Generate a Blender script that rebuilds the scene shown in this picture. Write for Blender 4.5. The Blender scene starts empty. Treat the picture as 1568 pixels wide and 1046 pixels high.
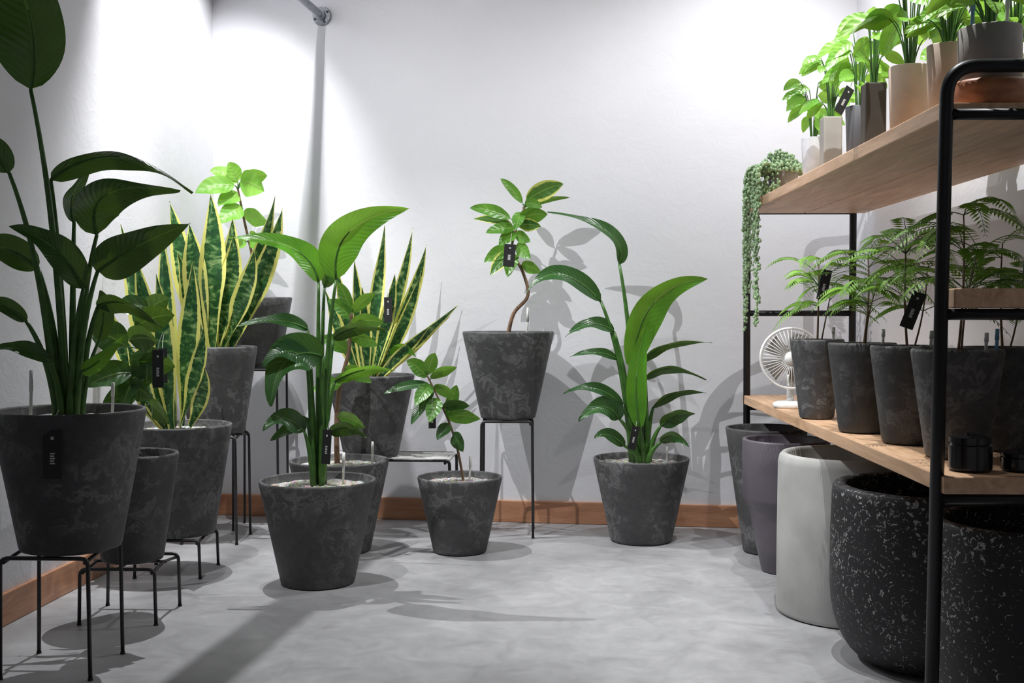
import bpy, math, random
from mathutils import Vector, Matrix
random.seed(11)
S = bpy.context.scene
COL = S.collection
try:
    S.view_settings.view_transform = 'Standard'
    S.view_settings.look = 'None'
except Exception:
    pass

# ------------------------------------------------------------------ materials
def newmat(name):
    m = bpy.data.materials.new(name); m.use_nodes = True
    nt = m.node_tree; nt.nodes.clear()
    out = nt.nodes.new('ShaderNodeOutputMaterial')
    b = nt.nodes.new('ShaderNodeBsdfPrincipled')
    nt.links.new(b.outputs[0], out.inputs[0])
    return m, nt, b, out
def N(nt, t, **kw):
    n = nt.nodes.new(t)
    for k, v in kw.items(): setattr(n, k, v)
    return n
def ramp(nt, fac, stops):
    r = nt.nodes.new('ShaderNodeValToRGB')
    e = r.color_ramp.elements
    while len(e) < len(stops): e.new(0.5)
    for i, (p, c) in enumerate(stops):
        e[i].position = p
        e[i].color = (c[0], c[1], c[2], 1) if not isinstance(c, (int, float)) else (c, c, c, 1)
    nt.links.new(fac, r.inputs[0]); return r.outputs[0]
def mth(nt, op, a, b=None, c=None):
    n = nt.nodes.new('ShaderNodeMath'); n.operation = op
    for i, v in enumerate((a, b, c)):
        if v is None: continue
        if isinstance(v, (int, float)): n.inputs[i].default_value = v
        else: nt.links.new(v, n.inputs[i])
    return n.outputs[0]
def mixc(nt, fac, a, b, mode='MIX'):
    n = nt.nodes.new('ShaderNodeMix'); n.data_type = 'RGBA'; n.blend_type = mode
    def s(i, v):
        if isinstance(v, (int, float)): n.inputs[i].default_value = v
        elif isinstance(v, tuple): n.inputs[i].default_value = (v[0], v[1], v[2], 1)
        else: nt.links.new(v, n.inputs[i])
    s(0, fac); s(6, a); s(7, b); return n.outputs[2]
def noise(nt, vec, scale, detail=4, rough=.5, dist=0.0, w=None):
    n = nt.nodes.new('ShaderNodeTexNoise')
    if w is not None:
        n.noise_dimensions = '4D'; nt.links.new(w, n.inputs['W'])
    n.inputs['Scale'].default_value = scale; n.inputs['Detail'].default_value = detail
    n.inputs['Roughness'].default_value = rough; n.inputs['Distortion'].default_value = dist
    if vec is not None: nt.links.new(vec, n.inputs['Vector'])
    return n.outputs[0]
def bump(nt, b, h, strength=.3, dist=.01):
    n = nt.nodes.new('ShaderNodeBump'); n.inputs['Strength'].default_value = strength
    n.inputs['Distance'].default_value = dist
    nt.links.new(h, n.inputs['Height']); nt.links.new(n.outputs[0], b.inputs['Normal'])
def objco(nt, scale=(1, 1, 1)):
    t = nt.nodes.new('ShaderNodeTexCoord'); m = nt.nodes.new('ShaderNodeMapping')
    m.inputs['Scale'].default_value = scale
    nt.links.new(t.outputs['Object'], m.inputs[0]); return m.outputs[0]
def simple(name, col, rough=.5, metal=0., nscale=30, var=.12, bmp=.05):
    m, nt, b, o = newmat(name)
    v = objco(nt); f = noise(nt, v, nscale, 4)
    c = ramp(nt, f, [(.3, tuple(x*(1-var) for x in col)), (.7, tuple(min(1, x*(1+var)) for x in col))])
    nt.links.new(c, b.inputs['Base Color']); b.inputs['Roughness'].default_value = rough
    b.inputs['Metallic'].default_value = metal
    if bmp: bump(nt, b, f, bmp, .003)
    return m

def m_wall():
    m, nt, b, o = newmat('plaster_white')
    v = objco(nt); f = noise(nt, v, 1.3, 5, .6); g = noise(nt, v, 7, 6, .65, .6)
    c = ramp(nt, f, [(.3, (.69, .69, .725)), (.7, (.75, .75, .78))])
    nt.links.new(c, b.inputs['Base Color']); b.inputs['Roughness'].default_value = .85
    s = mth(nt, 'ADD', ramp(nt, g, [(.4, 0.), (.62, 1.)]), mth(nt, 'MULTIPLY', noise(nt, v, 60, 3), .5))
    bump(nt, b, s, .09, .010); return m
def m_floor():
    m, nt, b, o = newmat('concrete_floor')
    v = objco(nt); f = noise(nt, v, 1.9, 8, .62, .5); g = noise(nt, v, 8, 9, .72, .9)
    c = ramp(nt, f, [(.30, (.29, .29, .30)), (.5, (.38, .38, .39)), (.68, (.46, .46, .47))])
    c2 = ramp(nt, g, [(.32, (.74, .74, .74)), (.66, (1, 1, 1))])
    nt.links.new(mixc(nt, .85, c, c2, 'MULTIPLY'), b.inputs['Base Color'])
    nt.links.new(ramp(nt, g, [(.3, .36), (.7, .55)]), b.inputs['Roughness'])
    bump(nt, b, g, .05, .005); return m
def m_pot():
    m, nt, b, o = newmat('dark_stone_pot')
    v = objco(nt); oi = N(nt, 'ShaderNodeObjectInfo')
    w = mth(nt, 'MULTIPLY', oi.outputs['Random'], 40)
    big = noise(nt, v, 5.5, 3, .5, .2, w); bl = noise(nt, v, 17, 7, .68, .9, w)
    fine = noise(nt, v, 60, 5, .65, .3, w)
    c = ramp(nt, big, [(.3, (.048, .048, .050)), (.7, (.086, .086, .088))])
    msk = mth(nt, 'MULTIPLY', ramp(nt, bl, [(.50, 0.), (.54, 1.), (.59, .3), (.8, .2)]), ramp(nt, big, [(.43, 0.10), (.58, 1.)]))
    c = mixc(nt, mth(nt, 'MULTIPLY', msk, .62), c, (.25, .25, .252))
    c = mixc(nt, .5, c, ramp(nt, fine, [(.3, .5), (.7, 1.2)]), 'MULTIPLY')
    nt.links.new(c, b.inputs['Base Color'])
    b.inputs['Roughness'].default_value = .6
    bump(nt, b, mth(nt, 'ADD', msk, mth(nt, 'MULTIPLY', fine, .5)), .3, .006); return m
def m_leaf(name, dark, light, rough=.33, trans=.25, rib=(.25, .38, .10), freq=55, rimcol=None):
    m, nt, b, o = newmat(name)
    t = N(nt, 'ShaderNodeTexCoord'); sep = N(nt, 'ShaderNodeSeparateXYZ'); nt.links.new(t.outputs['UV'], sep.inputs[0])
    u, vv = sep.outputs[0], sep.outputs[1]
    a = mth(nt, 'ABSOLUTE', mth(nt, 'SUBTRACT', u, .5))
    vein = mth(nt, 'SINE', mth(nt, 'MULTIPLY', mth(nt, 'SUBTRACT', vv, mth(nt, 'MULTIPLY', a, .35)), freq * 2))
    f = noise(nt, t.outputs['Object'], 7, 3)
    c = ramp(nt, f, [(.35, dark), (.65, light)])
    c = mixc(nt, mth(nt, 'MULTIPLY', mth(nt, 'GREATER_THAN', vein, .8), .12), c, rib)
    c = mixc(nt, ramp(nt, a, [(.012, .85), (.035, 0.)]), c, rib)
    if rimcol:
        e = mth(nt, 'ADD', a, mth(nt, 'MULTIPLY', mth(nt, 'SUBTRACT', noise(nt, t.outputs['Object'], 40, 3), .5), .25))
        c = mixc(nt, ramp(nt, e, [(.36, 0.), (.40, 1.)]), c, rimcol)
    nt.links.new(c, b.inputs['Base Color']); b.inputs['Roughness'].default_value = rough
    bump(nt, b, mth(nt, 'ADD', vein, ramp(nt, a, [(.0, 0.), (.05, 2.)])), .25, .0015)
    tr = N(nt, 'ShaderNodeBsdfTranslucent'); nt.links.new(mixc(nt, .5, c, (.35, .6, .05)), tr.inputs[0])
    mx = N(nt, 'ShaderNodeMixShader'); mx.inputs[0].default_value = trans
    nt.links.new(b.outputs[0], mx.inputs[1]); nt.links.new(tr.outputs[0], mx.inputs[2]); nt.links.new(mx.outputs[0], o.inputs[0])
    return m
def m_snake():
    m, nt, b, o = newmat('snake_plant_leaf')
    t = N(nt, 'ShaderNodeTexCoord'); sep = N(nt, 'ShaderNodeSeparateXYZ'); nt.links.new(t.outputs['UV'], sep.inputs[0])
    mp = N(nt, 'ShaderNodeMapping'); mp.inputs['Scale'].default_value = (1.6, 15, 1); nt.links.new(t.outputs['UV'], mp.inputs[0])
    oo = N(nt, 'ShaderNodeVectorMath'); oo.operation = 'ADD'
    o5 = N(nt, 'ShaderNodeVectorMath'); o5.operation = 'SCALE'; o5.inputs['Scale'].default_value = 1.5
    nt.links.new(t.outputs['Object'], o5.inputs[0]); nt.links.new(mp.outputs[0], oo.inputs[0]); nt.links.new(o5.outputs[0], oo.inputs[1])
    f = noise(nt, oo.outputs[0], 1.5, 4, .6, .7)
    a = mth(nt, 'ABSOLUTE', mth(nt, 'SUBTRACT', sep.outputs[0], .5))
    c = ramp(nt, f, [(.44, (.016, .072, .022)), (.54, (.045, .15, .04)), (.62, (.20, .33, .12)), (.70, (.38, .50, .22))])
    e = mth(nt, 'ADD', a, mth(nt, 'MULTIPLY', mth(nt, 'SUBTRACT', f, .5), .12))
    c = mixc(nt, ramp(nt, e, [(.33, 0.), (.35, 1.)]), c, (.80, .78, .22))
    nt.links.new(c, b.inputs['Base Color']); b.inputs['Roughness'].default_value = .36
    tr = N(nt, 'ShaderNodeBsdfTranslucent'); nt.links.new(c, tr.inputs[0])
    mx = N(nt, 'ShaderNodeMixShader'); mx.inputs[0].default_value = .2
    nt.links.new(b.outputs[0], mx.inputs[1]); nt.links.new(tr.outputs[0], mx.inputs[2]); nt.links.new(mx.outputs[0], o.inputs[0])
    return m
def m_wood(name, a, c2, sc=(14, 1.2, 14), rough=.5):
    m, nt, b, o = newmat(name)
    v = objco(nt, sc); f = noise(nt, v, 2.2, 6, .6, 1.4); k = noise(nt, objco(nt), 2.0, 2)
    c = ramp(nt, f, [(.3, a), (.5, tuple((x+y)/2 for x, y in zip(a, c2))), (.7, c2)])
    c = mixc(nt, ramp(nt, k, [(.66, 0.), (.72, .6)]), c, tuple(x*.4 for x in a))
    nt.links.new(c, b.inputs['Base Color']); b.inputs['Roughness'].default_value = rough
    bump(nt, b, f, .15, .003); return m
def m_gravel():
    m, nt, b, o = newmat('white_gravel')
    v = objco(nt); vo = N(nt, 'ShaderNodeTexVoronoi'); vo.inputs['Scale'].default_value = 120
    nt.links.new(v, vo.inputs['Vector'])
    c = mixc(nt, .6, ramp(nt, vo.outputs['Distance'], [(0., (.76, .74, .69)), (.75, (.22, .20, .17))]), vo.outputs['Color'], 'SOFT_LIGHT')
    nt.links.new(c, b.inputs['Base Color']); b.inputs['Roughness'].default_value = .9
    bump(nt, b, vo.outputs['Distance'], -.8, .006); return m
def m_speck():
    m, nt, b, o = newmat('speckled_black_terrazzo')
    v = objco(nt); f = noise(nt, v, 75, 3, .6, 1.2); g = noise(nt, v, 4.0, 2)
    msk = mth(nt, 'GREATER_THAN', mth(nt, 'ADD', f, mth(nt, 'MULTIPLY', g, .26)), .752)
    c = mixc(nt, msk, (.010, .010, .012), (.32, .32, .32))
    nt.links.new(c, b.inputs['Base Color']); b.inputs['Roughness'].default_value = .6
    bump(nt, b, msk, -.3, .004); return m

WALL = m_wall(); FLOOR = m_floor(); POT = m_pot()
CEILM = simple('dark_painted_ceiling', (.14, .14, .15), .9, nscale=3)
L_STR = m_leaf('bird_of_paradise_leaf', (.013, .055, .017), (.030, .100, .026), .26, .13, rib=(.10, .22, .06))
L_STRB = m_leaf('bird_of_paradise_young_leaf', (.055, .21, .014), (.11, .36, .022), .28, .30)
L_FIG = m_leaf('fig_leaf', (.05, .17, .02), (.11, .30, .035), .32, .28, freq=20)
L_FIGV = m_leaf('variegated_fig_leaf', (.03, .11, .025), (.06, .18, .04), .35, .25, freq=20, rimcol=(.68, .68, .17))
L_BR = m_leaf('bright_green_leaf', (.13, .38, .035), (.32, .60, .10), .38, .38, freq=18)
L_DK = m_leaf('dark_round_leaf', (.018, .07, .018), (.042, .14, .03), .3, .15, freq=16)
L_FERN = m_leaf('feathery_leaf', (.08, .22, .02), (.22, .44, .04), .5, .3, freq=8)
L_SNK = m_snake()
STEM_G = simple('green_petiole', (.055, .15, .025), .4, var=.3)
STEM_B = simple('woody_stem', (.20, .12, .07), .7, var=.3, bmp=.3)
METAL = simple('gunmetal_rod', (.055, .053, .055), .38, .7, bmp=0)
BLACKM = simple('black_powder_coat', (.010, .010, .012), .42, .3, bmp=.02)
WHITEP = simple('white_plastic', (.78, .78, .76), .35, bmp=0)
GALV = simple('galvanised_steel', (.30, .31, .34), .45, .7, 60, .3)
TAG = simple('black_card', (.012, .012, .013), .6, bmp=0)
INK = simple('white_ink', (.6, .6, .6), .7, bmp=0)
SOIL = simple('dark_soil', (.03, .022, .017), .95, nscale=80, var=.6, bmp=.8)
GRAV = m_gravel(); SPECK = m_speck()
PURP = simple('plum_glaze', (.095, .082, .100), .42, nscale=4, var=.1, bmp=.03)
CONC = simple('pale_concrete', (.40, .40, .385), .85, nscale=5, var=.18, bmp=.3)
PGREY = simple('warm_grey_ceramic', (.32, .30, .28), .7, nscale=12, var=.12)
PBEI = simple('beige_ceramic', (.52, .41, .33), .75, nscale=12, var=.12)
TERRA = simple('terracotta', (.50, .20, .11), .8, nscale=12)
DKCER = simple('slate_ceramic', (.085, .085, .095), .6, nscale=12)
BROWNB = simple('dark_brown_card', (.05, .042, .035), .7)
PAPER = simple('white_paper', (.62, .62, .66), .8)
GLASSB = simple('black_glass', (.01, .01, .011), .12, bmp=0)
BLUE = simple('blue_plastic', (.16, .34, .52), .4, bmp=0)
PEARL = simple('pearl_leaf', (.30, .44, .24), .4, nscale=20, var=.4)
PINE = m_wood('pine_board', (.50, .29, .16), (.78, .52, .33))
SKIRT = m_wood('skirting_wood', (.36, .16, .085), (.54, .28, .16), (1.5, 1.5, 14), .4)
BARK = m_wood('wood_slice', (.26, .09, .035), (.48, .20, .09), (6, 6, 20))

# ------------------------------------------------------------------ mesh builder
class MB:
    def __init__(s): s.v = []; s.f = []; s.uv = []; s.m = []; s.mats = []
    def mi(s, mat):
        if mat not in s.mats: s.mats.append(mat)
        return s.mats.index(mat)
    def addv(s, p, uv=(0, 0)): s.v.append(tuple(p)); s.uv.append(uv); return len(s.v)-1
    def face(s, idx, mat): s.f.append(tuple(idx)); s.m.append(s.mi(mat))
    def grid(s, rows, mat, close=False):
        base = [[s.addv(p, uv) for p, uv in r] for r in rows]
        for i in range(len(base)-1):
            n = len(base[i]); rng = n if close else n-1
            for j in range(rng):
                s.face((base[i][j], base[i][(j+1) % n], base[i+1][(j+1) % n], base[i+1][j]), mat)
        return base
    def tube(s, pts, r0, r1=None, mat=None, seg=8, caps=True):
        if r1 is None: r1 = r0
        pts = [Vector(p) for p in pts]; n = len(pts); rows = []
        up = Vector((0, 0, 1)); t0 = (pts[1]-pts[0]).normalized()
        if abs(t0.dot(up)) > .9: up = Vector((1, 0, 0))
        nrm = (up - t0*up.dot(t0)).normalized()
        for i, p in enumerate(pts):
            t = (pts[min(i+1, n-1)]-pts[max(i-1, 0)]).normalized()
            nrm = (nrm - t*nrm.dot(t)).normalized(); bn = t.cross(nrm)
            r = r0+(r1-r0)*i/(n-1)
            rows.append([(p+(nrm*math.cos(a)+bn*math.sin(a))*r, (j/seg, i/(n-1))) for j, a in ((j, 2*math.pi*j/seg) for j in range(seg))])
        b = s.grid(rows, mat, True)
        if caps: s.face(b[0][::-1], mat); s.face(b[-1], mat)
    def lathe(s, prof, mat, seg=64, c=(0, 0, 0)):
        rows = []
        for r, z in prof:
            rows.append([((c[0]+r*math.cos(2*math.pi*j/seg), c[1]+r*math.sin(2*math.pi*j/seg), c[2]+z), (j/seg, z)) for j in range(seg)])
        b = s.grid(rows, mat, True)
        s.face(b[0][::-1], mat); s.face(b[-1], mat)
    def box(s, lo, hi, mat):
        x0, y0, z0 = lo; x1, y1, z1 = hi
        i = [s.addv(p) for p in ((x0, y0, z0), (x1, y0, z0), (x1, y1, z0), (x0, y1, z0), (x0, y0, z1), (x1, y0, z1), (x1, y1, z1), (x0, y1, z1))]
        for q in ((0, 3, 2, 1), (4, 5, 6, 7), (0, 1, 5, 4), (1, 2, 6, 5), (2, 3, 7, 6), (3, 0, 4, 7)): s.face([i[k] for k in q], mat)
    def leaf(s, p0, p1, p2, w, roll=0., fold=.25, kind='paddle', mat=None, wave=.0, twist=0., n=16, m=6):
        p0, p1, p2 = Vector(p0), Vector(p1), Vector(p2); rows = []
        Y = Vector((0, 1, 0)); ph = random.random()*6
        for i in range(n+1):
            t = i/n
            c = p0*(1-t)**2+p1*2*t*(1-t)+p2*t*t
            T = ((p1-p0)*(1-t)+(p2-p1)*t)
            if T.length < 1e-6: T = Vector((0, 0, 1))
            T.normalize(); W0 = T.cross(Y)
            if W0.length < .2: W0 = T.cross(Vector((1, 0, 0)))
            W0.normalize(); N0 = T.cross(W0); a = roll+twist*(t-.5)
            W = W0*math.cos(a)+N0*math.sin(a); NN = T.cross(W)
            if kind == 'paddle': pr = max(0, math.sin(math.pi*t**.72))**.75*(1-.25*t)
            elif kind == 'sword': pr = (.5+.5*min(1, t/.45))*(1-max(0, (t-.45)/.55)**2.2) if t < 1 else 0
            elif kind == 'oval': pr = max(0, math.sin(math.pi*t**.85))**.75
            else: pr = max(0, math.sin(math.pi*t))**.8
            row = []
            for j in range(m+1):
                q = -1+2*j/m
                off = W*(q*pr*w*.5)*math.cos(fold*.9)+NN*(abs(q)**1.3*pr*w*.5*fold + wave*w*math.sin(t*13+ph+q*1.5)*abs(q)*.5)
                row.append((c+off, (q*.5+.5, t)))
            rows.append(row)
        s.grid(rows, mat)
    def obj(s, name, parent=None, smooth=True, loc=(0, 0, 0), rot=(0, 0, 0)):
        me = bpy.data.meshes.new(name); me.from_pydata(s.v, [], s.f)
        for m in s.mats: me.materials.append(m)
        uv = me.uv_layers.new(name='UVMap')
        for l in me.loops: uv.data[l.index].uv = s.uv[l.vertex_index]
        for p, mi in zip(me.polygons, s.m): p.material_index = mi; p.use_smooth = smooth
        me.validate(); me.update()
        o = bpy.data.objects.new(name, me); COL.objects.link(o); o.location = loc; o.rotation_euler = rot
        if parent: o.parent = parent
        return o
def empty(name, loc, rz=0):
    e = bpy.data.objects.new(name, None); e.empty_display_size = .1; COL.objects.link(e); e.location = loc; e.rotation_euler[2] = rz
    return e
def bevel(o, w=.003, seg=2):
    md = o.modifiers.new('bevel', 'BEVEL'); md.width = w; md.segments = seg; md.limit_method = 'ANGLE'
def autosm(o):
    for p in o.data.polygons: p.use_smooth = True
    md = o.modifiers.new('es', 'EDGE_SPLIT'); md.split_angle = math.radians(38)
def qb(a, b, c, n=10):
    a, b, c = Vector(a), Vector(b), Vector(c)
    return [a*(1-t)**2+b*2*t*(1-t)+c*t*t for t in (i/n for i in range(n+1))]
def fillet(pts, r, n=6):
    pts = [Vector(p) for p in pts]; out = [pts[0]]
    for i in range(1, len(pts)-1):
        a = (pts[i-1]-pts[i]).normalized(); b = (pts[i+1]-pts[i]).normalized()
        out += qb(pts[i]+a*r, pts[i], pts[i]+b*r, n)
    out.append(pts[-1]); return out

# ------------------------------------------------------------------ room
CEIL = 3.15
def prism(name, a, b, t, z0, z1, mat, flip=1):
    a = Vector(a); b = Vector(b); d = (b-a).normalized(); nn = Vector((-d.y, d.x))*t*flip
    mb = MB(); q = [a, b, b+nn, a+nn]
    i = [mb.addv((p.x, p.y, z0)) for p in q]+[mb.addv((p.x, p.y, z1)) for p in q]
    for f in ((0, 3, 2, 1), (4, 5, 6, 7), (0, 1, 5, 4), (1, 2, 6, 5), (2, 3, 7, 6), (3, 0, 4, 7)): mb.face([i[k] for k in f], mat)
    return mb.obj(name, smooth=False)
CL = (-1.607, 5.565); CR = (1.43, 5.227)
LW0 = (-1.99, -1.2); RW0 = (1.43, -1.2)
prism('wall_back', CL, CR, .12, 0, CEIL, WALL)
prism('wall_left', LW0, CL, .12, 0, CEIL, WALL)
prism('wall_right', CR, RW0, .12, 0, CEIL, WALL)
mb = MB(); mb.box((-2.2, -1.3, -.1), (1.7, 5.8, 0), FLOOR); mb.obj('floor', smooth=False)
mb = MB(); mb.box((-2.2, -1.3, CEIL), (1.7, 5.8, CEIL+.1), CEILM); mb.obj('ceiling', smooth=False)
def inset(a, b, t, h, name):
    o = prism(name, a, b, t, 0, h, SKIRT, -1); bevel(o, .004)
inset(CL, CR, .016, .105, 'baseboard_back')
inset(LW0, CL, .016, .105, 'baseboard_left')
inset(CR, RW0, .016, .105, 'baseboard_right')

# wall-mounted pipe with flange
def pipe(loc, rz, L):
    e = empty('wall_pipe', loc)
    mb = MB(); mb.tube([(0, 0, 0), (0, -.015, 0)], .046, .043, GALV, 32)
    mb.tube([(0, -.012, 0), (0, -.05, 0)], .025, .023, GALV, 24)
    for a in range(4):
        x, z = .035*math.cos(a*math.pi/2+.5), .035*math.sin(a*math.pi/2+.5)
        mb.tube([(x, -.013, z), (x, -.022, z)], .006, .006, METAL, 8)
    mb.tube([(0, -.04, 0), (0, -L, 0)], .018, .018, GALV, 20)
    autosm(mb.obj('pipe_and_flange', e)); e.rotation_euler[2] = rz
pipe((-1.055, 5.50, 2.425), -.11, 1.9)

# ------------------------------------------------------------------ pots, stands, tags
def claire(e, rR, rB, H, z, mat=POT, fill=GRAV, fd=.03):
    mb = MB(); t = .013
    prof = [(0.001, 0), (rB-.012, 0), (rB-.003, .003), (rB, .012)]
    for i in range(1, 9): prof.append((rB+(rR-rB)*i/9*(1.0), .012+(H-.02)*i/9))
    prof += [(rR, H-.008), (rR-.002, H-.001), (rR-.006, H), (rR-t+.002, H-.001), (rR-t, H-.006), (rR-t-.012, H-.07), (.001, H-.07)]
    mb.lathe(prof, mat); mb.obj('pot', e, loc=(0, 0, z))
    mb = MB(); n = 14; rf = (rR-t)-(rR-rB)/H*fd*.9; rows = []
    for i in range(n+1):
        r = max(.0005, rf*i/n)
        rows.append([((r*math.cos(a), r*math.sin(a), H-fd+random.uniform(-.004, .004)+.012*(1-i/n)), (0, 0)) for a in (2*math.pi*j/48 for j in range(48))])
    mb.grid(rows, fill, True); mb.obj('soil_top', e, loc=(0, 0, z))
def tag(e, x, y, z, w=.045, h=.115, rz=0., ry=0.):
    mb = MB(); mb.box((-w/2, -.0015, -h/2), (w/2, .0015, h/2), TAG)
    for i in range(5):
        q = h*(.02-.05*i)
        mb.box((-w*.13, -.0021, q-.0022), (w*.13*(1-.3*(i % 2)), -.0016, q+.0012), INK)
    mb.box((-w*.08, -.0021, h*.3), (w*.08, -.0016, h*.36), INK)
    mb.tube(qb((0, 0, h/2), (0, .01, h/2+.03), (.005, .03, h/2+.05), 6), .001, .001, INK, 5)
    mb.obj('price_tag', e, smooth=False, loc=(x, y, z), rot=(0, ry, rz))
def stick(e, x, y, z, h=.12, mat=WHITEP):
    mb = MB(); mb.tube([(0, 0, -.03), (.003, 0, h*.5), (.004, 0, h)], .0045, .0045, mat, 8)
    mb.tube([(.003, 0, h*.55), (.004, 0, h*.99)], .0058, .0052, BLUE if mat is BLUE else WHITEP, 8)
    mb.obj('moisture_stick', e, loc=(x, y, z))
def stand(x, y, h, w=.12, d=None, rz=0., r=.0058, slats=0, name='plant_stand'):
    d = d or w
    e = empty(name, (x, y, 0), rz); mb = MB(); zt = h-r
    for sy in (-d, d):
        mb.tube(fillet([(-w-.004, sy, 0), (-w, sy, zt), (w, sy, zt), (w+.004, sy, 0)], .022), r, r, METAL, 10)
    for sx in (-w, w):
        mb.tube(fillet([(sx*.93, -d, zt-.012), (sx*.93, 0, zt-.0), (sx*.93, d, zt-.012)], .01), r*.9, r*.9, METAL, 8)
    if slats:
        for i in range(slats):
            yy = -d+2*d*(i+.5)/slats
            mb.tube([(-w, yy, zt), (w, yy, zt)], r*.8, r*.8, WHITEP, 8)
    else:
        mb.tube([(-w, 0, zt), (w, 0, zt)], r*.9, r*.9, METAL, 8)
        mb.tube([(0, -d, zt), (0, d, zt)], r*.9, r*.9, METAL, 8)
    for sx in (-w-.004, w+.004):
        for sy in (-d, d): mb.tube([(sx, sy, 0), (sx, sy, .006)], r*1.3, r*1.3, BLACKM, 8)
    mb.obj('wire_frame', e)

# plants are drawn as a side elevation in drawing units around an origin at the pot rim centre
class Plant:
    def __init__(s, e, org, k, zr): s.e = e; s.o = org; s.k = k; s.z = zr; s.mb = MB()
    def p(s, q):
        d = q[2] if len(q) > 2 else 0
        return Vector(((q[0]-s.o[0])*s.k, d*s.k, s.z+(s.o[1]-q[1])*s.k))
    def paddle(s, base, ctrl, tip, w, roll, root=None, mat=None, wave=.08, fold=.34, pr=(5.5, 2.2), twist=.45):
        b, c, t = s.p(base), s.p(ctrl), s.p(tip)
        s.mb.leaf(b, c, t, w*s.k, roll, fold, 'paddle', mat or L_STR, wave, twist, n=26, m=8)
        if root:
            r = s.p(root); r.z -= .02; mid = Vector((r.x*.75+b.x*.25, r.y*.7+b.y*.3, r.z*.35+b.z*.65))
            s.mb.tube(qb(r, mid, b, 12), pr[0]*s.k, pr[1]*s.k, STEM_G, 8)
            s.mb.tube(qb(b, b*.5+c*.5, (b+2*c+t)/4, 6), pr[1]*s.k*.95, pr[1]*s.k*.3, STEM_G, 6)
    def sword(s, root, tip, w, bend=0, roll=0., tw=.6):
        r, t = s.p(root), s.p(tip); r.z -= .02
        c = (r+t)/2+Vector((bend*s.k, random.uniform(-10, 10)*s.k, 0))
        s.mb.leaf(r, c, t, w*s.k, roll, .38, 'sword', L_SNK, .06, tw*3, n=24, m=8)
    def stem(s, pts, r0, r1, mat=STEM_B):
        q = [s.p(a) for a in pts]; q[0].z -= .03
        out = []
        for i in range(len(q)-1):
            a = q[max(i-1, 0)]; b = q[i]; c = q[i+1]; d = q[min(i+2, len(q)-1)]
            for j in range(6):
                t = j/6
                out.append(.5*((2*b)+(-a+c)*t+(2*a-5*b+4*c-d)*t*t+(-a+3*b-3*c+d)*t**3))
        out.append(q[-1]); s.mb.tube(out, r0*s.k, r1*s.k, mat, 10); s.sp = out
    def oval(s, base, tip, w, roll=.3, mat=L_FIG, arch=.12, kind='oval', fold=.22):
        b, t = s.p(base), s.p(tip); c = (b+t)/2+Vector((0, 0, (t-b).length*arch))
        s.mb.leaf(b, c, t, w*s.k, roll, fold, kind, mat, .05, n=14, m=6)
        if getattr(s, 'sp', None):
            n = min(s.sp, key=lambda q: (q-b-Vector((0, 0, -.01))).length)
            s.mb.tube(qb(n, (n+b)/2+Vector((0, 0, .004)), b, 5), 1.1*s.k, .8*s.k, STEM_G, 6)
    def done(s, name='foliage'): return s.mb.obj(name, s.e)

# ---- A front-left bird of paradise on stand
stand(-1.347, 3.157, .338)
e = empty('potted_bird_of_paradise', (-1.322, 3.157, 0))
claire(e, .206, .138, .39, .339)
A = Plant(e, (113, 625), .00181, .729)
for a in [
    ((66, 137, -20), (95, 20, -25), (0, -110, -15), 125, .15, (108, 625)),
    ((36, 264, -30), (15, 212, -45), (-50, 222, -50), 52, .6, (96, 625, -8)),
    ((76, 268, 25), (195, 190, 0), (318, 296, -35), 56, 1.1, (104, 625, 8)),
    ((152, 355, 15), (125, 262, 10), (296, 292, -25), 80, .65, (118, 625, 10)),
    ((168, 414, -25), (225, 375, -45), (322, 343, -60), 74, .42, (124, 625, -5)),
    ((142, 440, -15), (118, 365, -30), (42, 346, -45), 56, .55, (118, 625, -12)),
    ((62, 408, 10), (20, 365, 0), (-42, 368, 0), 54, .25, (100, 625, 5)),
    ((58, 490, -25), (30, 455, -40), (-15, 458, -40), 30, .6, (98, 625, -10)),
    ((98, 550, -35), (60, 520, -55), (16, 532, -60), 32, .8, (106, 625, -12)),
    ((110, 335, 30), (90, 290, 40), (130, 250, 45), 46, 1.1, (112, 625, 12)),
    ((150, 468, 20), (185, 440, 20), (255, 500, 10), 40, .7, (124, 625, 10)),
    ]:
    A.paddle(*a, pr=(7, 3))
A.paddle((143, 565, -25), (170, 560, -40), (218, 508, -45), 28, .3, (126, 625, -8), mat=L_STRB)
A.paddle((150, 520, 25), (165, 470, 25), (150, 440, 30), 36, .5, (128, 625, 8))
A.done(); tag(e, .035, -.196, .625, .05, .13, 0, 0)
stick(e, -.09, -.05, .71, .13); stick(e, .1, .05, .71, .09)

# ---- B small dark-leaf plant on low stand
stand(-1.352, 3.70, .185)
e = empty('potted_monstera', (-1.345, 3.70, 0))
claire(e, .15, .10, .352, .186, fill=SOIL)
B = Plant(e, (200, 695), .00212, .538); B.stem([(205, 700), (215, 640), (225, 560), (215, 500)], 4, 2, STEM_G)
for a in [((215, 500, -20), (275, 482, -20), 44, .4), ((236, 530, -25), (238, 592, -40), 55, .2), ((205, 530, -30), (150, 508, -40), 50, .4),
          ((215, 570, -30), (150, 590, -50), 46, .5), ((228, 470, 0), (180, 478, -20), 40, .6), ((225, 560, -30), (282, 560, -40), 44, .5),
          ((220, 600, -20), (170, 625, -40), 40, .3), ((215, 480, 20), (250, 455, 30), 40, .6), ((225, 620, 10), (262, 650, -10), 36, .5),
          ((222, 560, -20), (205, 620, -50), 42, .2), ((212, 520, -40), (262, 522, -60), 46, .4), ((210, 590, -30), (250, 608, -55), 40, .4)]:
    B.oval(*a, mat=L_DK, arch=.2)
B.done(); tag(e, .13, -.12, .82, .035, .12)

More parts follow.
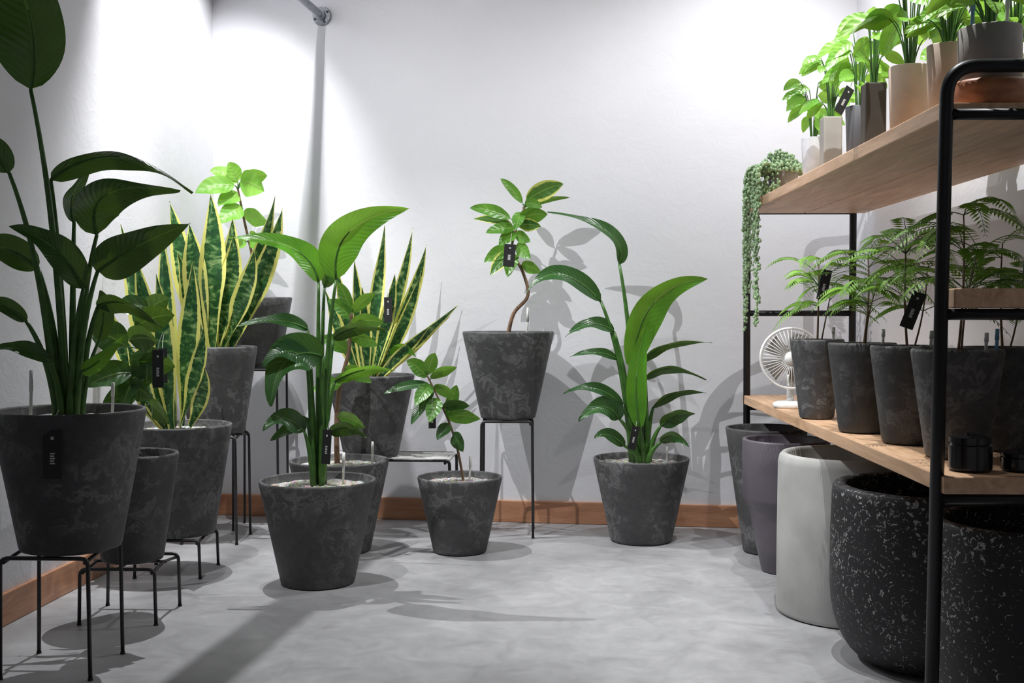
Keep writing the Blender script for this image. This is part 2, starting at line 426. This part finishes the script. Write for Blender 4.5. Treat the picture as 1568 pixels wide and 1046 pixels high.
# ---- C snake plant on low stand
stand(-1.40, 4.33, .15)
e = empty('potted_snake_plant', (-1.395, 4.33, 0))
claire(e, .204, .14, .42, .151)
C = Plant(e, (272, 650), .00249, .571)
for a in [((252, 648, 0), (160, 452, -20), 30, -10, .3), ((262, 648, -10), (182, 342, 10), 38, -8, .2), ((266, 648, 10), (215, 395, -20), 38, -5, -.2),
          ((258, 648, -15), (212, 520, -50), 28, -8, .2), ((272, 648, -20), (252, 420, -35), 38, 0, .2), ((280, 648, -10), (325, 500, -40), 30, 10, -.3),
          ((276, 648, 20), (292, 400, 15), 38, 4, 0), ((262, 648, 20), (236, 350, 40), 34, -6, .3),
          ((290, 648, 5), (332, 560, -60), 26, 12, .2), ((245, 648, 5), (222, 560, -60), 24, -10, .3)]:
    C.sword(*a)
C.done(); tag(e, -.02, -.11, .80, .035, .13, .3)

# ---- D snake plant behind
stand(-1.425, 4.95, .47, .115)
e = empty('potted_snake_plant', (-1.42, 4.95, 0))
claire(e, .175, .12, .38, .471)
D = Plant(e, (332, 530), .00284, .851)
for a in [((318, 532, -10), (264, 308, -10), 38, -8, .2), ((325, 532, 0), (300, 345, -30), 44, -4, -.2), ((332, 532, -15), (330, 298, -20), 44, 4, .1),
          ((338, 532, 0), (365, 360, -20), 42, 6, -.2), ((342, 532, -10), (424, 298, 0), 30, 12, .3), ((350, 532, 5), (441, 320, -25), 36, 14, .2),
          ((345, 532, -10), (402, 385, -45), 36, 12, -.3), ((330, 532, 20), (350, 330, 30), 40, 0, .2), ((318, 532, 10), (282, 390, -30), 36, -8, .3)]:
    D.sword(*a)
D.done()

# ---- E bright fiddle-leaf at the back
stand(-1.30, 5.24, .743, .10)
e = empty('potted_fiddle_leaf_fig', (-1.30, 5.24, 0))
claire(e, .147, .09, .325, .744, fill=SOIL)
E = Plant(e, (395, 455), .003014, 1.069); E.stem([(393, 457), (385, 400), (372, 340), (362, 290)], 2.6, 1.6)
for a in [((360, 285, -10), (308, 300, -40), 34, .4), ((362, 280), (322, 262, -10), 28, .6), ((362, 278, 0), (350, 250, -10), 24, .5), ((368, 280, -10), (412, 298, -40), 42, .2),
          ((370, 275, 5), (405, 268, 10), 28, .6), ((372, 320, -10), (345, 345, -40), 34, .2), ((372, 330, -5), (415, 345, -30), 30, .5), ((380, 360, -5), (405, 385, -30), 26, .5),
          ((365, 300, 0), (340, 318, -30), 30, .4), ((375, 370, 0), (345, 385, -20), 28, .5)]:
    E.oval(*a, mat=L_BR, arch=.15)
E.done()

# ---- F middle bird of paradise
e = empty('potted_bird_of_paradise', (-.824, 4.17, 0))
claire(e, .214, .137, .383, .001)
F = Plant(e, (482, 737), .00238, .383)
F.paddle((514, 428, -10), (500, 335, -15), (630, 320, -25), 70, .3, (488, 737, 0), mat=L_STRB, wave=.06, twist=.2)
F.paddle((484, 432, 5), (475, 362, -5), (350, 364, -15), 46, .65, (482, 737, 5), mat=L_STRB)
F.paddle((488, 440, 30), (500, 395, 35), (500, 350, 45), 36, .9, (484, 737, 10))
F.paddle((497, 545, -25), (430, 520, -45), (426, 618, -70), 74, .35, (490, 737, -10))
F.paddle((470, 505, -10), (435, 480, -30), (368, 500, -45), 30, .85, (478, 737, -6))
F.paddle((472, 550, -30), (440, 520, -50), (412, 560, -60), 42, .6, (478, 737, -12))
F.paddle((505, 520, 15), (540, 490, 5), (592, 505, -10), 30, .7, (490, 737, 5))
F.paddle((512, 585, -15), (560, 555, -30), (610, 566, -40), 24, .6, (490, 737, -5), mat=L_STRB)
F.paddle((468, 660, -30), (440, 620, -50), (414, 655, -70), 38, .5, (478, 737, -12))
F.paddle((505, 665, -15), (535, 640, -30), (566, 668, -40), 30, .5, (490, 737, -10))
F.paddle((470, 640, -20), (445, 655, -40), (420, 672, -50), 26, .3, (478, 737, -8))
F.done(); tag(e, .045, -.06, .51, .034, .125, -.2, .06); stick(e, .09, .02, .38, .1)

# ---- G rubber plant behind it
e = empty('potted_rubber_plant', (-.845, 4.74, 0))
claire(e, .208, .132, .382, .001)
G = Plant(e, (515, 707), .0027, .382); G.stem([(512, 710), (511, 660), (515, 600), (530, 540), (535, 480)], 4.5, 2.5)
for a in [((535, 480, 0), (515, 432, -10), 18, .3), ((536, 480, 0), (575, 450, -20), 20, .4), ((533, 500), (590, 495, -30), 28, .4), ((533, 520), (580, 530, -30), 26, .5),
          ((530, 540), (490, 520, -30), 26, .4), ((524, 570), (572, 585, -40), 28, .5), ((520, 590, -10), (480, 600, -30), 26, .5), ((535, 490), (500, 460, -10), 22, .4),
          ((515, 640, -10), (560, 655, -30), 28, .5)]:
    G.oval(*a, arch=.2)
G.done(); stick(e, .14, -.02, .37, .09)

# ---- H snake plant on slatted table
stand(-.68, 5.12, .355, .285, .135, -.04, .007, 7, 'slatted_plant_table')
e = empty('potted_snake_plant', (-.765, 5.10, 0))
claire(e, .196, .125, .362, .358)
H = Plant(e, (568, 573), .00293, .72)
for a in [((560, 575, -5), (545, 395, -15), 22, -5, .3), ((566, 575, 0), (590, 345, 0), 24, -3, .1), ((572, 575, -5), (632, 348, 10), 22, 8, .3),
          ((575, 575, 0), (655, 374, -10), 24, 14, .1), ((572, 575, -10), (610, 420, -35), 24, 5, -.2), ((578, 575, 0), (648, 415, -20), 22, 12, .2),
          ((580, 575, 0), (706, 465, -20), 24, -12, .5), ((580, 575, -8), (668, 492, -30), 20, -8, .4), ((556, 575, 0), (515, 400, -10), 22, -8, .2),
          ((554, 575, 0), (500, 440, -20), 22, -10, .3), ((566, 575, -10), (560, 440, -35), 22, 0, .1), ((582, 575, 0), (690, 484, 0), 18, -12, .3)]:
    H.sword(*a)
H.paddle((600, 545, -10), (625, 520, -20), (640, 545, -25), 24, .4, (580, 573), mat=L_STRB, pr=(2, 1))
H.done(); tag(e, .095, -.12, 1.01, .035, .11)

# ---- I small fig in small pot
e = empty('potted_ficus', (-.338, 4.73, 0))
claire(e, .177, .113, .315, .001, fill=GRAV)
I = Plant(e, (705, 730), .00272, .315); I.stem([(712, 735), (702, 690), (690, 650), (672, 610), (655, 575)], 2.2, 1.3)
for a in [((655, 578), (625, 552, -15), 26, .5), ((655, 575), (668, 540, -10), 22, .3), ((660, 580), (702, 562, -20), 20, .6), ((662, 590), (640, 620, -30), 24, .3),
          ((665, 595), (700, 605, -20), 24, .6), ((672, 610, -5), (662, 645, -30), 26, .2), ((678, 625), (722, 620, -20), 22, .5), ((684, 640), (738, 640, -20), 28, .5),
          ((690, 650), (672, 672, -20), 20, .3), ((694, 665), (712, 690, -20), 24, .3), ((660, 590), (590, 603, -20), 18, .7), ((665, 600), (632, 650, -20), 20, .4),
          ((686, 640), (700, 590, 10), 22, .5)]:
    I.oval(*a, mat=L_FIG if random.random() < .6 else L_STR, arch=.15)
I.done(); stick(e, .04, .0, .30, .1); tag(e, -.11, -.05, .56, .03, .08, .2)

# ---- J variegated rubber tree on tall stand
stand(-.150, 5.125, .522, .112)
e = empty('potted_variegated_rubber_tree', (-.147, 5.125, 0))
claire(e, .206, .125, .39, .523, fill=SOIL)
J = Plant(e, (778, 507), .00295, .912)
J.stem([(776, 512), (786, 480), (808, 452), (800, 415), (784, 385), (790, 350), (803, 318)], 3.2, 1.6)
for a in [((800, 312), (766, 275, -10), 16, .4, L_FIG), ((805, 308), (862, 284, -15), 30, .2, L_FIGV), ((800, 318), (872, 302, 10), 12, .8, L_FIG),
          ((782, 335), (720, 320, -15), 22, .4, L_FIG), ((785, 345), (725, 335, 5), 16, .5, L_FIGV), ((788, 350), (745, 358, -20), 20, .4, L_FIG), ((795, 335), (838, 330, -20), 28, .5, L_FIG),
          ((792, 345), (828, 348, -15), 22, .4, L_FIGV), ((785, 380), (742, 402, -15), 24, .3, L_FIG), ((785, 385), (752, 422, -25), 24, .3, L_FIGV), ((788, 388), (778, 425, -30), 22, .2, L_FIG),
          ((790, 375), (812, 398, -25), 22, .3, L_FIG), ((798, 405), (828, 418, -20), 20, .4, L_FIG), ((788, 360), (812, 372, -25), 20, .4, L_FIG), ((790, 355), (765, 378, -20), 22, .3, L_FIG),
          ((798, 325), (790, 355, -30), 20, .2, L_FIG), ((804, 312), (830, 320, -25), 20, .4, L_FIG)]:
    J.oval(a[0], a[1], a[2], a[3], a[4])
J.done(); tag(e, .008, -.09, 1.25, .05, .10, .1, .08); stick(e, .085, -.02, .88, .14)

# ---- K right bird of paradise on floor
e = empty('potted_bird_of_paradise', (.44, 4.98, 0))
claire(e, .21, .136, .364, .001)
K = Plant(e, (982, 700), .00286, .364)
K.paddle((948, 405, 0), (965, 345, -5), (838, 326, -10), 30, .75, (975, 700))
K.paddle((920, 462, -5), (850, 385, -15), (806, 450, -25), 36, .6, (968, 700, -4))
K.paddle((966, 565, -15), (975, 430, -20), (1078, 428, -30), 58, .3, (980, 700, -8), mat=L_STRB, wave=.08, twist=.2)
K.paddle((978, 655, -25), (960, 560, -35), (990, 490, -30), 36, .1, (984, 700, -10), mat=L_STRB)
K.paddle((940, 508, -5), (905, 480, -15), (865, 515, -25), 26, .7, (970, 700, -6))
K.paddle((985, 555, 10), (1010, 515, 5), (1088, 524, -10), 24, .95, (988, 700, 4))
K.paddle((945, 550, -5), (915, 530, -20), (872, 545, -30), 18, .7, (972, 700, -5))
K.paddle((988, 580, 0), (1020, 545, -10), (1078, 580, -20), 22, .85, (990, 700, 0))
K.paddle((952, 622, -15), (915, 575, -30), (862, 600, -40), 24, .7, (976, 700, -8))
K.paddle((948, 640, -20), (925, 600, -35), (884, 640, -50), 38, .5, (978, 700, -12))
K.paddle((1010, 650, -15), (1035, 625, -25), (1060, 630, -30), 32, .5, (992, 700, -5))
K.paddle((1000, 625, 5), (1030, 590, -5), (1078, 600, -15), 20, .75, (990, 700, 4))
K.paddle((955, 680, -20), (925, 650, -40), (908, 665, -50), 24, .5, (980, 700, -10))
K.paddle((1010, 675, -15), (1030, 650, -35), (1048, 678, -50), 24, .5, (990, 700, -10))
K.done(); tag(e, -.04, -.09, .46, .034, .10, .2, .2); stick(e, .11, 0, .35, .12)

# ------------------------------------------------------------------ pots under the shelf
e = empty('conical_planter', (.94, 4.755, 0)); claire(e, .168, .095, .52, .001, fill=SOIL, fd=.06)
e = empty('plum_planter', (.945, 4.40, 0)); mb = MB()
mb.lathe([(.001, 0), (.085, 0), (.09, .004), (.112, .10), (.135, .22), (.142, .255), (.160, .275), (.163, .29), (.165, .505), (.162, .511), (.152, .511), (.149, .505), (.145, .44), (.001, .44)], PURP)
mb.obj('pot', e, loc=(0, 0, .001))
e = empty('concrete_planter', (1.03, 3.80, 0)); mb = MB()
mb.lathe([(.001, 0), (.226, 0), (.236, .004), (.239, .015), (.238, .25), (.235, .50), (.230, .522), (.220, .532), (.208, .530), (.203, .52), (.20, .42), (.001, .42)], CONC, 80)
mb.obj('pot', e, loc=(0, 0, .001))
def bowl(x, y, r, h):
    e = empty('speckled_round_planter', (x, y, 0)); mb = MB(); prof = [(.001, 0), (r*.58, 0)]
    for i in range(1, 9):
        a = i/8*math.pi/2
        prof.append((r*.58+r*.42*math.sin(a), (h*.42)*(1-math.cos(a))))
    prof += [(r*1.0, h*.7), (r*.985, h*.95), (r*.975, h-.006), (r*.955, h), (r*.86, h), (r*.84, h-.008), (r*.84, h*.7), (.001, h*.68)]
    mb.lathe(prof, SPECK, 96); mb.obj('pot', e, loc=(0, 0, .001))
bowl(1.118, 3.27, .28, .505); bowl(1.165, 2.755, .218, .50)

# ------------------------------------------------------------------ shelf
SX0, SX1, SYF, SYR = .89, 1.345, 2.53, 4.95
e = empty('metal_and_wood_shelf', (0, 0, 0))
mb = MB()
for y, bx in ((SYF, .866), (SYR, .895)):
    mb.tube(fillet([(bx, y, 0), (SX0, y, 1.539), (SX1, y, 1.539), (SX1, y, 0)], .07, 10), .0150, .0150, BLACKM, 20)
    for z in (1.433, .995, .588): mb.tube([(bx+(SX0-bx)*z/1.539, y, z), (SX1, y, z)], .0125, .0125, BLACKM, 16)
    for x in (bx, SX1): mb.tube([(x, y, 0), (x, y, .012)], .02, .02, BLACKM, 16)
mb.obj('steel_frame', e)
def board(name, x0, x1, y0, y1, z0, z1, nb=2, mat=PINE):
    mb = MB(); g = .002; w = (x1-x0)/nb
    for i in range(nb): mb.box((x0+i*w+g, y0, z0), (x0+(i+1)*w-g, y1, z1), mat)
    o = mb.obj(name, e, smooth=False); bevel(o, .003)
board('top_board', .878, 1.39, 2.548, 4.93, 1.424, 1.462)
board('bottom_board', .878, 1.39, 2.50, 4.985, .602, .640)
board('middle_plank', .905, 1.39, 2.52, 2.63, 1.009, 1.052, 1)
mb = MB(); mb.tube([(1.345, 2.53, 1.03), (1.345, 2.63, 1.03)], .012, .012, BLACKM); mb.obj('plank_bracket', e)

# ---- desk fan
e = empty('desk_fan', (.94, 4.30, .641)); mb = MB()
mb.lathe([(.001, 0), (.062, 0), (.066, .006), (.064, .018), (.05, .024), (.001, .026)], WHITEP, 48)
mb.tube([(0, .0, .02), (0, .025, .07), (0, .03, .18)], .014, .012, WHITEP, 16)
mb.tube([(0, .045, .185), (0, .0, .185)], .045, .05, WHITEP, 32)
mb.obj('base_and_motor', e)
mb = MB(); R = .112; cz = .187
for yy in (-.035, .0):
    mb.tube([(R*math.cos(a), yy, cz+R*math.sin(a)) for a in (2*math.pi*i/48 for i in range(49))], .0045, .0045, WHITEP, 8)
for i in range(44):
    a = 2*math.pi*i/44; c, s_ = math.cos(a), math.sin(a)
    mb.tube([(.024*c, -.05, cz+.024*s_), (.07*c, -.048, cz+.07*s_), (R*c, -.035, cz+R*s_)], .0016, .0016, WHITEP, 5)
mb.tube([(0, -.046, cz), (0, -.054, cz)], .027, .025, WHITEP, 24)
mb.obj('cage', e)
mb = MB()
for i in range(5):
    a = 2*math.pi*i/5; d = Vector((math.cos(a), 0, math.sin(a))); q = Vector((-math.sin(a), .35, math.cos(a)))
    c = Vector((0, -.018, cz)); rows = []
    for j in range(5):
        t = .02+.075*j/4; w = .018+.02*j/4
        rows.append([(c+d*t-q*w, (0, 0)), (c+d*t+q*w, (1, 0))])
    mb.grid(rows, PGREY)
mb.obj('blades', e)
e.rotation_euler[2] = -.15

# ---- feathery plants on bottom board
def frond(mb, p, d, L, n=19, ll=.042, mat=L_FERN):
    p = Vector(p); d = Vector(d).normalized(); tip = p+d*L+Vector((0, 0, -L*.40)); c = p+d*L*.55+Vector((0, 0, L*.22))
    pts = qb(p, c, tip, n); mb.tube(pts, .0013, .0006, STEM_G, 4, False)
    for i in range(3, n+1):
        t = i/n; T = (pts[i]-pts[i-1]).normalized(); sd = T.cross(Vector((0, 0, 1)))
        if sd.length < .1: sd = Vector((1, 0, 0))
        sd.normalize(); l = ll*math.sin(math.pi*(.18+.75*t))
        for sg in (-1, 1):
            a = pts[i]; b = a+(sd*sg*.85+T*.6+Vector((0, 0, -.35))).normalized()*l
            q = (b-a).cross(Vector((sg*.3, -.6, 1))); q = q.normalized()*l*.10 if q.length > 1e-6 else sd*.002
            i0 = [mb.addv(a, (.5, 0)), mb.addv((a+b)/2-q, (0, .5)), mb.addv(b, (.5, 1)), mb.addv((a+b)/2+q, (1, .5))]
            mb.face(i0, mat)
def feather(x, y, rR, rB, n, h, L, tagp=None):
    e = empty('potted_everfresh_tree', (x, y, 0)); H = .268
    claire(e, rR, rB, H, .641, fill=SOIL, fd=.02)
    mb = MB(); z0 = .641+H-.03; lean = random.uniform(-.02, .03)
    st = qb((0, 0, z0), (lean, .01, z0+h*.5), (lean*.5, 0, z0+h), 8); mb.tube(st, .004, .0018, STEM_B, 6)
    st2 = qb((.01, 0, z0), (-lean+.04, .01, z0+h*.4), (.05, 0, z0+h*.75), 8); mb.tube(st2, .003, .0015, STEM_B, 6)
    for i in range(n):
        a = i*2.399+random.random()*.5; base = random.choice((st, st, st2))[random.randint(4, 8)]
        frond(mb, base, (math.cos(a), math.sin(a)*.8, random.uniform(-.1, .8)), L*random.uniform(.6, 1.15))
    mb.obj('feathery_foliage', e)
    if tagp: tag(e, *tagp)
    stick(e, rR*.5, -rR*.3, .90, .05)
feather(.934, 3.87, .09, .058, 24, .28, .20, (.0, -.09, 1.09, .035, .10, .2, .2))
feather(.962, 3.43, .10, .068, 24, .29, .20)
feather(1.005, 3.14, .10, .068, 26, .32, .21, (-.02, -.1, 1.005, .035, .10, -.2, .35))
feather(1.03, 2.84, .110, .075, 30, .36, .21)
feather(1.215, 3.02, .115, .085, 22, .30, .12)
stick(bpy.data.objects['potted_everfresh_tree.003'], .07, -.06, .90, .06, BLUE)

def jar(x, y, r, h):
    e = empty('black_candle_jar', (x, y, .641)); mb = MB()
    mb.lathe([(.001, 0), (r-.004, 0), (r, .005), (r, h*.68), (r*.93, h*.72), (r*.93, h*.76), (r*1.0, h*.77), (r*1.0, h*.9), (r*.6, h*.95), (r*.25, h*.96), (r*.25, h), (.001, h)], GLASSB, 40)
    autosm(mb.obj('jar', e))
jar(.975, 2.60, .047, .085); jar(1.09, 2.60, .045, .045)

# ---- top shelf items
ZT = 1.463
def bush(mb, z0, n, h, sp, L, w, mat, droop=.4, hmin=.25, yb=.8):
    for i in range(n):
        a = i*2.399+random.random()*.6; hh = h*random.uniform(hmin, 1.); r = sp*random.uniform(.35, 1.)
        d = Vector((math.cos(a), math.sin(a)*yb, 0)); p = Vector((d.x*r, d.y*r, z0+hh))
        mb.tube(qb((d.x*.008, d.y*.008, z0-.01), (d.x*r*.3, d.y*r*.3, z0+hh*.8), p, 7), .0025, .0013, STEM_G, 6)
        l = L*random.uniform(.7, 1.15); t = p+d*l+Vector((0, 0, -l*droop*random.uniform(.2, 1.4)))
        mb.leaf(p, (p+t)/2+Vector((0, 0, l*.22)), t, w*random.uniform(.8, 1.1), random.uniform(.1, .9), .2, 'oval', mat, .05, n=10, m=6)
def tpot(name, x, y, prof, mat, ztop, bushargs=None, z=ZT, box=None, extra=None):
    e = empty(name, (x, y, 0)); mb = MB()
    if box:
        w, h = box; mb.box((-w, -w, 0), (w, w, h), mat); o = mb.obj('pot', e, smooth=False, loc=(0, 0, z)); bevel(o, .004)
    else:
        H = prof[1]; r = prof[0]; b = prof[2]
        mb.lathe([(.001, 0), (b-.003, 0), (b, .004), (r, H-.003), (r-.002, H), (r-.007, H), (r-.009, H-.003), (r-.010, H-.02), (.001, H-.02)], mat, 48); mb.obj('pot', e, loc=(0, 0, z))
    if extra: extra(e)
    if bushargs:
        mb = MB(); bush(mb, ztop-.015, *bushargs); mb.obj('foliage', e)
    return e
tpot('potted_pothos', .975, 4.12, (.042, .16, .034), PAPER, 1.62, (20, .22, .05, .08, .045, L_BR, .7))
tpot('potted_pothos', .975, 3.87, None, PGREY, 1.655, (16, .22, .05, .07, .045, L_BR, .6), box=(.031, .19))
e1 = tpot('potted_pothos', 1.005, 3.64, (.042, .185, .036), DKCER, 1.648, (20, .26, .05, .08, .05, L_BR, .6))
tag(e1, -.06, -.05, 1.66, .03, .09, .3, .5)
e2 = tpot('potted_philodendron', .975, 3.38, None, BROWNB, 1.66, (14, .26, .05, .08, .045, L_BR, .5), box=(.030, .205))
def saucer(e):
    mb = MB(); mb.lathe([(.001, 0), (.050, 0), (.056, .012), (.05, .014), (.001, .014)], TERRA, 40); mb.obj('saucer', e, loc=(0, 0, ZT))
tpot('potted_alocasia', 1.005, 3.145, (.056, .19, .050), PBEI, 1.66, (22, .40, .09, .12, .07, L_BR, .5), z=ZT+.014, extra=saucer)
tpot('potted_ginseng_ficus', 1.02, 2.895, (.052, .19, .046), PBEI, 1.66, (34, .26, .07, .07, .038, L_BR, .5), z=ZT+.014, extra=saucer)
def slab(e):
    mb = MB(); mb.lathe([(.001, 0), (.082, 0), (.088, .01), (.086, .03), (.09, .055), (.084, .062), (.001, .062)], BARK, 40); mb.obj('wood_slice', e, loc=(0, 0, ZT))
e3 = tpot('potted_money_tree', 1.03, 2.655, (.070, .125, .069), PGREY, 1.65, (34, .26, .07, .08, .038, L_BR, .5), z=ZT+.062, extra=slab)
stick(e3, .02, -.04, 1.63, .1); stick(e3, -.05, -.02, 1.63, .1, BLUE)
tpot('potted_philodendron', 1.25, 2.67, (.06, .2, .05), WHITEP, 1.66, (14, .3, .04, .07, .045, L_BR, .5))
tpot('potted_philodendron', 1.25, 3.45, (.06, .19, .055), PBEI, 1.65, (24, .40, .05, .09, .06, L_BR, .5))
tpot('potted_alocasia', 1.25, 3.05, (.06, .19, .055), PGREY, 1.65, (24, .38, .05, .09, .06, L_BR, .5))

# ---- string of pearls
e = empty('string_of_pearls', (.99, 4.70, 0)); mb = MB()
mb.lathe([(.001, 0), (.045, 0), (.065, .11), (.062, .115), (.055, .112), (.052, .10), (.001, .10)], PGREY, 40); mb.obj('pot', e, loc=(0, 0, ZT))
mb = MB()
def ball(mb, c, r):
    c = Vector(c); rows = []
    for i in range(5):
        a = math.pi*i/4; rows.append([((c.x+r*math.sin(a)*math.cos(b), c.y+r*math.sin(a)*math.sin(b), c.z+r*1.15*math.cos(a)), (0, 0)) for b in (2*math.pi*j/6 for j in range(6))])
    mb.grid(rows, PEARL, True)
for i in range(520):
    a = random.random()*6.28; r = .105*math.sqrt(random.random()); ball(mb, (r*math.cos(a)-.01, r*math.sin(a), ZT+.105+.10*(1-(r/.105)**2)*random.random()), random.uniform(.005, .008))
for i in range(34):
    a = math.pi+random.uniform(-1.25, 1.25); Lh = random.uniform(.08, .30) if i > 9 else random.uniform(.35, .62)
    r = random.uniform(.125, .17) if i < 20 else random.uniform(.07, .12)
    x, y = r*math.cos(a), r*math.sin(a)
    if i < 20: x = min(x, -.128)
    else: Lh = random.uniform(.03, .085)
    pts = qb((x*.4, y*.4, ZT+.125), (x, y, ZT+.16), (x, y, ZT+.06), 6)+[Vector((x+.006*math.sin(q*2), y, ZT+.06-Lh*q/12)) for q in range(1, 13)]
    mb.tube(pts, .0008, .0008, STEM_G, 4, False)
    m = int(Lh/.011)+6
    for j in range(m*2):
        f = random.random()*(len(pts)-1); k = int(f); c = pts[k].lerp(pts[min(k+1, len(pts)-1)], f-k)
        ball(mb, c+Vector((random.uniform(-.007, .007), random.uniform(-.007, .007), 0)), random.uniform(.0045, .007))
mb.obj('trailing_strands', e)

# ------------------------------------------------------------------ lights
def spot(name, loc, tgt, W, ang, blend=.8, r=.006, col=(.985, .988, 1.)):
    l = bpy.data.lights.new(name, 'SPOT'); l.energy = W; l.spot_size = math.radians(ang); l.spot_blend = blend; l.shadow_soft_size = r; l.color = col
    o = bpy.data.objects.new(name, l); COL.objects.link(o); o.location = loc
    o.rotation_euler = (Vector(tgt)-Vector(loc)).to_track_quat('-Z', 'Y').to_euler()
spot('spotlight_left', (-1.29, 3.0, 3.0), (.15, 5.3, .7), 200, 88, .9)
spot('spotlight_corner', (-1.13, 4.60, 3.02), (-1.68, 5.05, 1.65), 165, 82, .6, .02)
spot('spotlight_floor_left', (-1.25, 4.62, 3.02), (-.4, 4.15, 0), 225, 80, .7)
spot('spotlight_right', (1.0, 4.45, 3.02), (.75, 4.95, .4), 100, 120, .9)
spot('spotlight_shelf', (.70, 3.1, 3.02), (1.2, 3.2, 1.5), 185, 78, .7)
spot('spotlight_floor', (.30, 3.2, 3.02), (.55, 3.8, 0), 70, 70, .8)
w = bpy.data.worlds.new('World'); S.world = w; w.use_nodes = True
w.node_tree.nodes['Background'].inputs[0].default_value = (.90, .92, 1, 1)
w.node_tree.nodes['Background'].inputs[1].default_value = .19

# ------------------------------------------------------------------ camera
c = bpy.data.cameras.new('camera'); c.lens = 40; c.sensor_width = 36; c.clip_start = .05
o = bpy.data.objects.new('camera', c); COL.objects.link(o)
o.location = (0, 0, 1.0); o.rotation_euler = (math.pi/2-.0258, 0, .0253)
S.camera = o
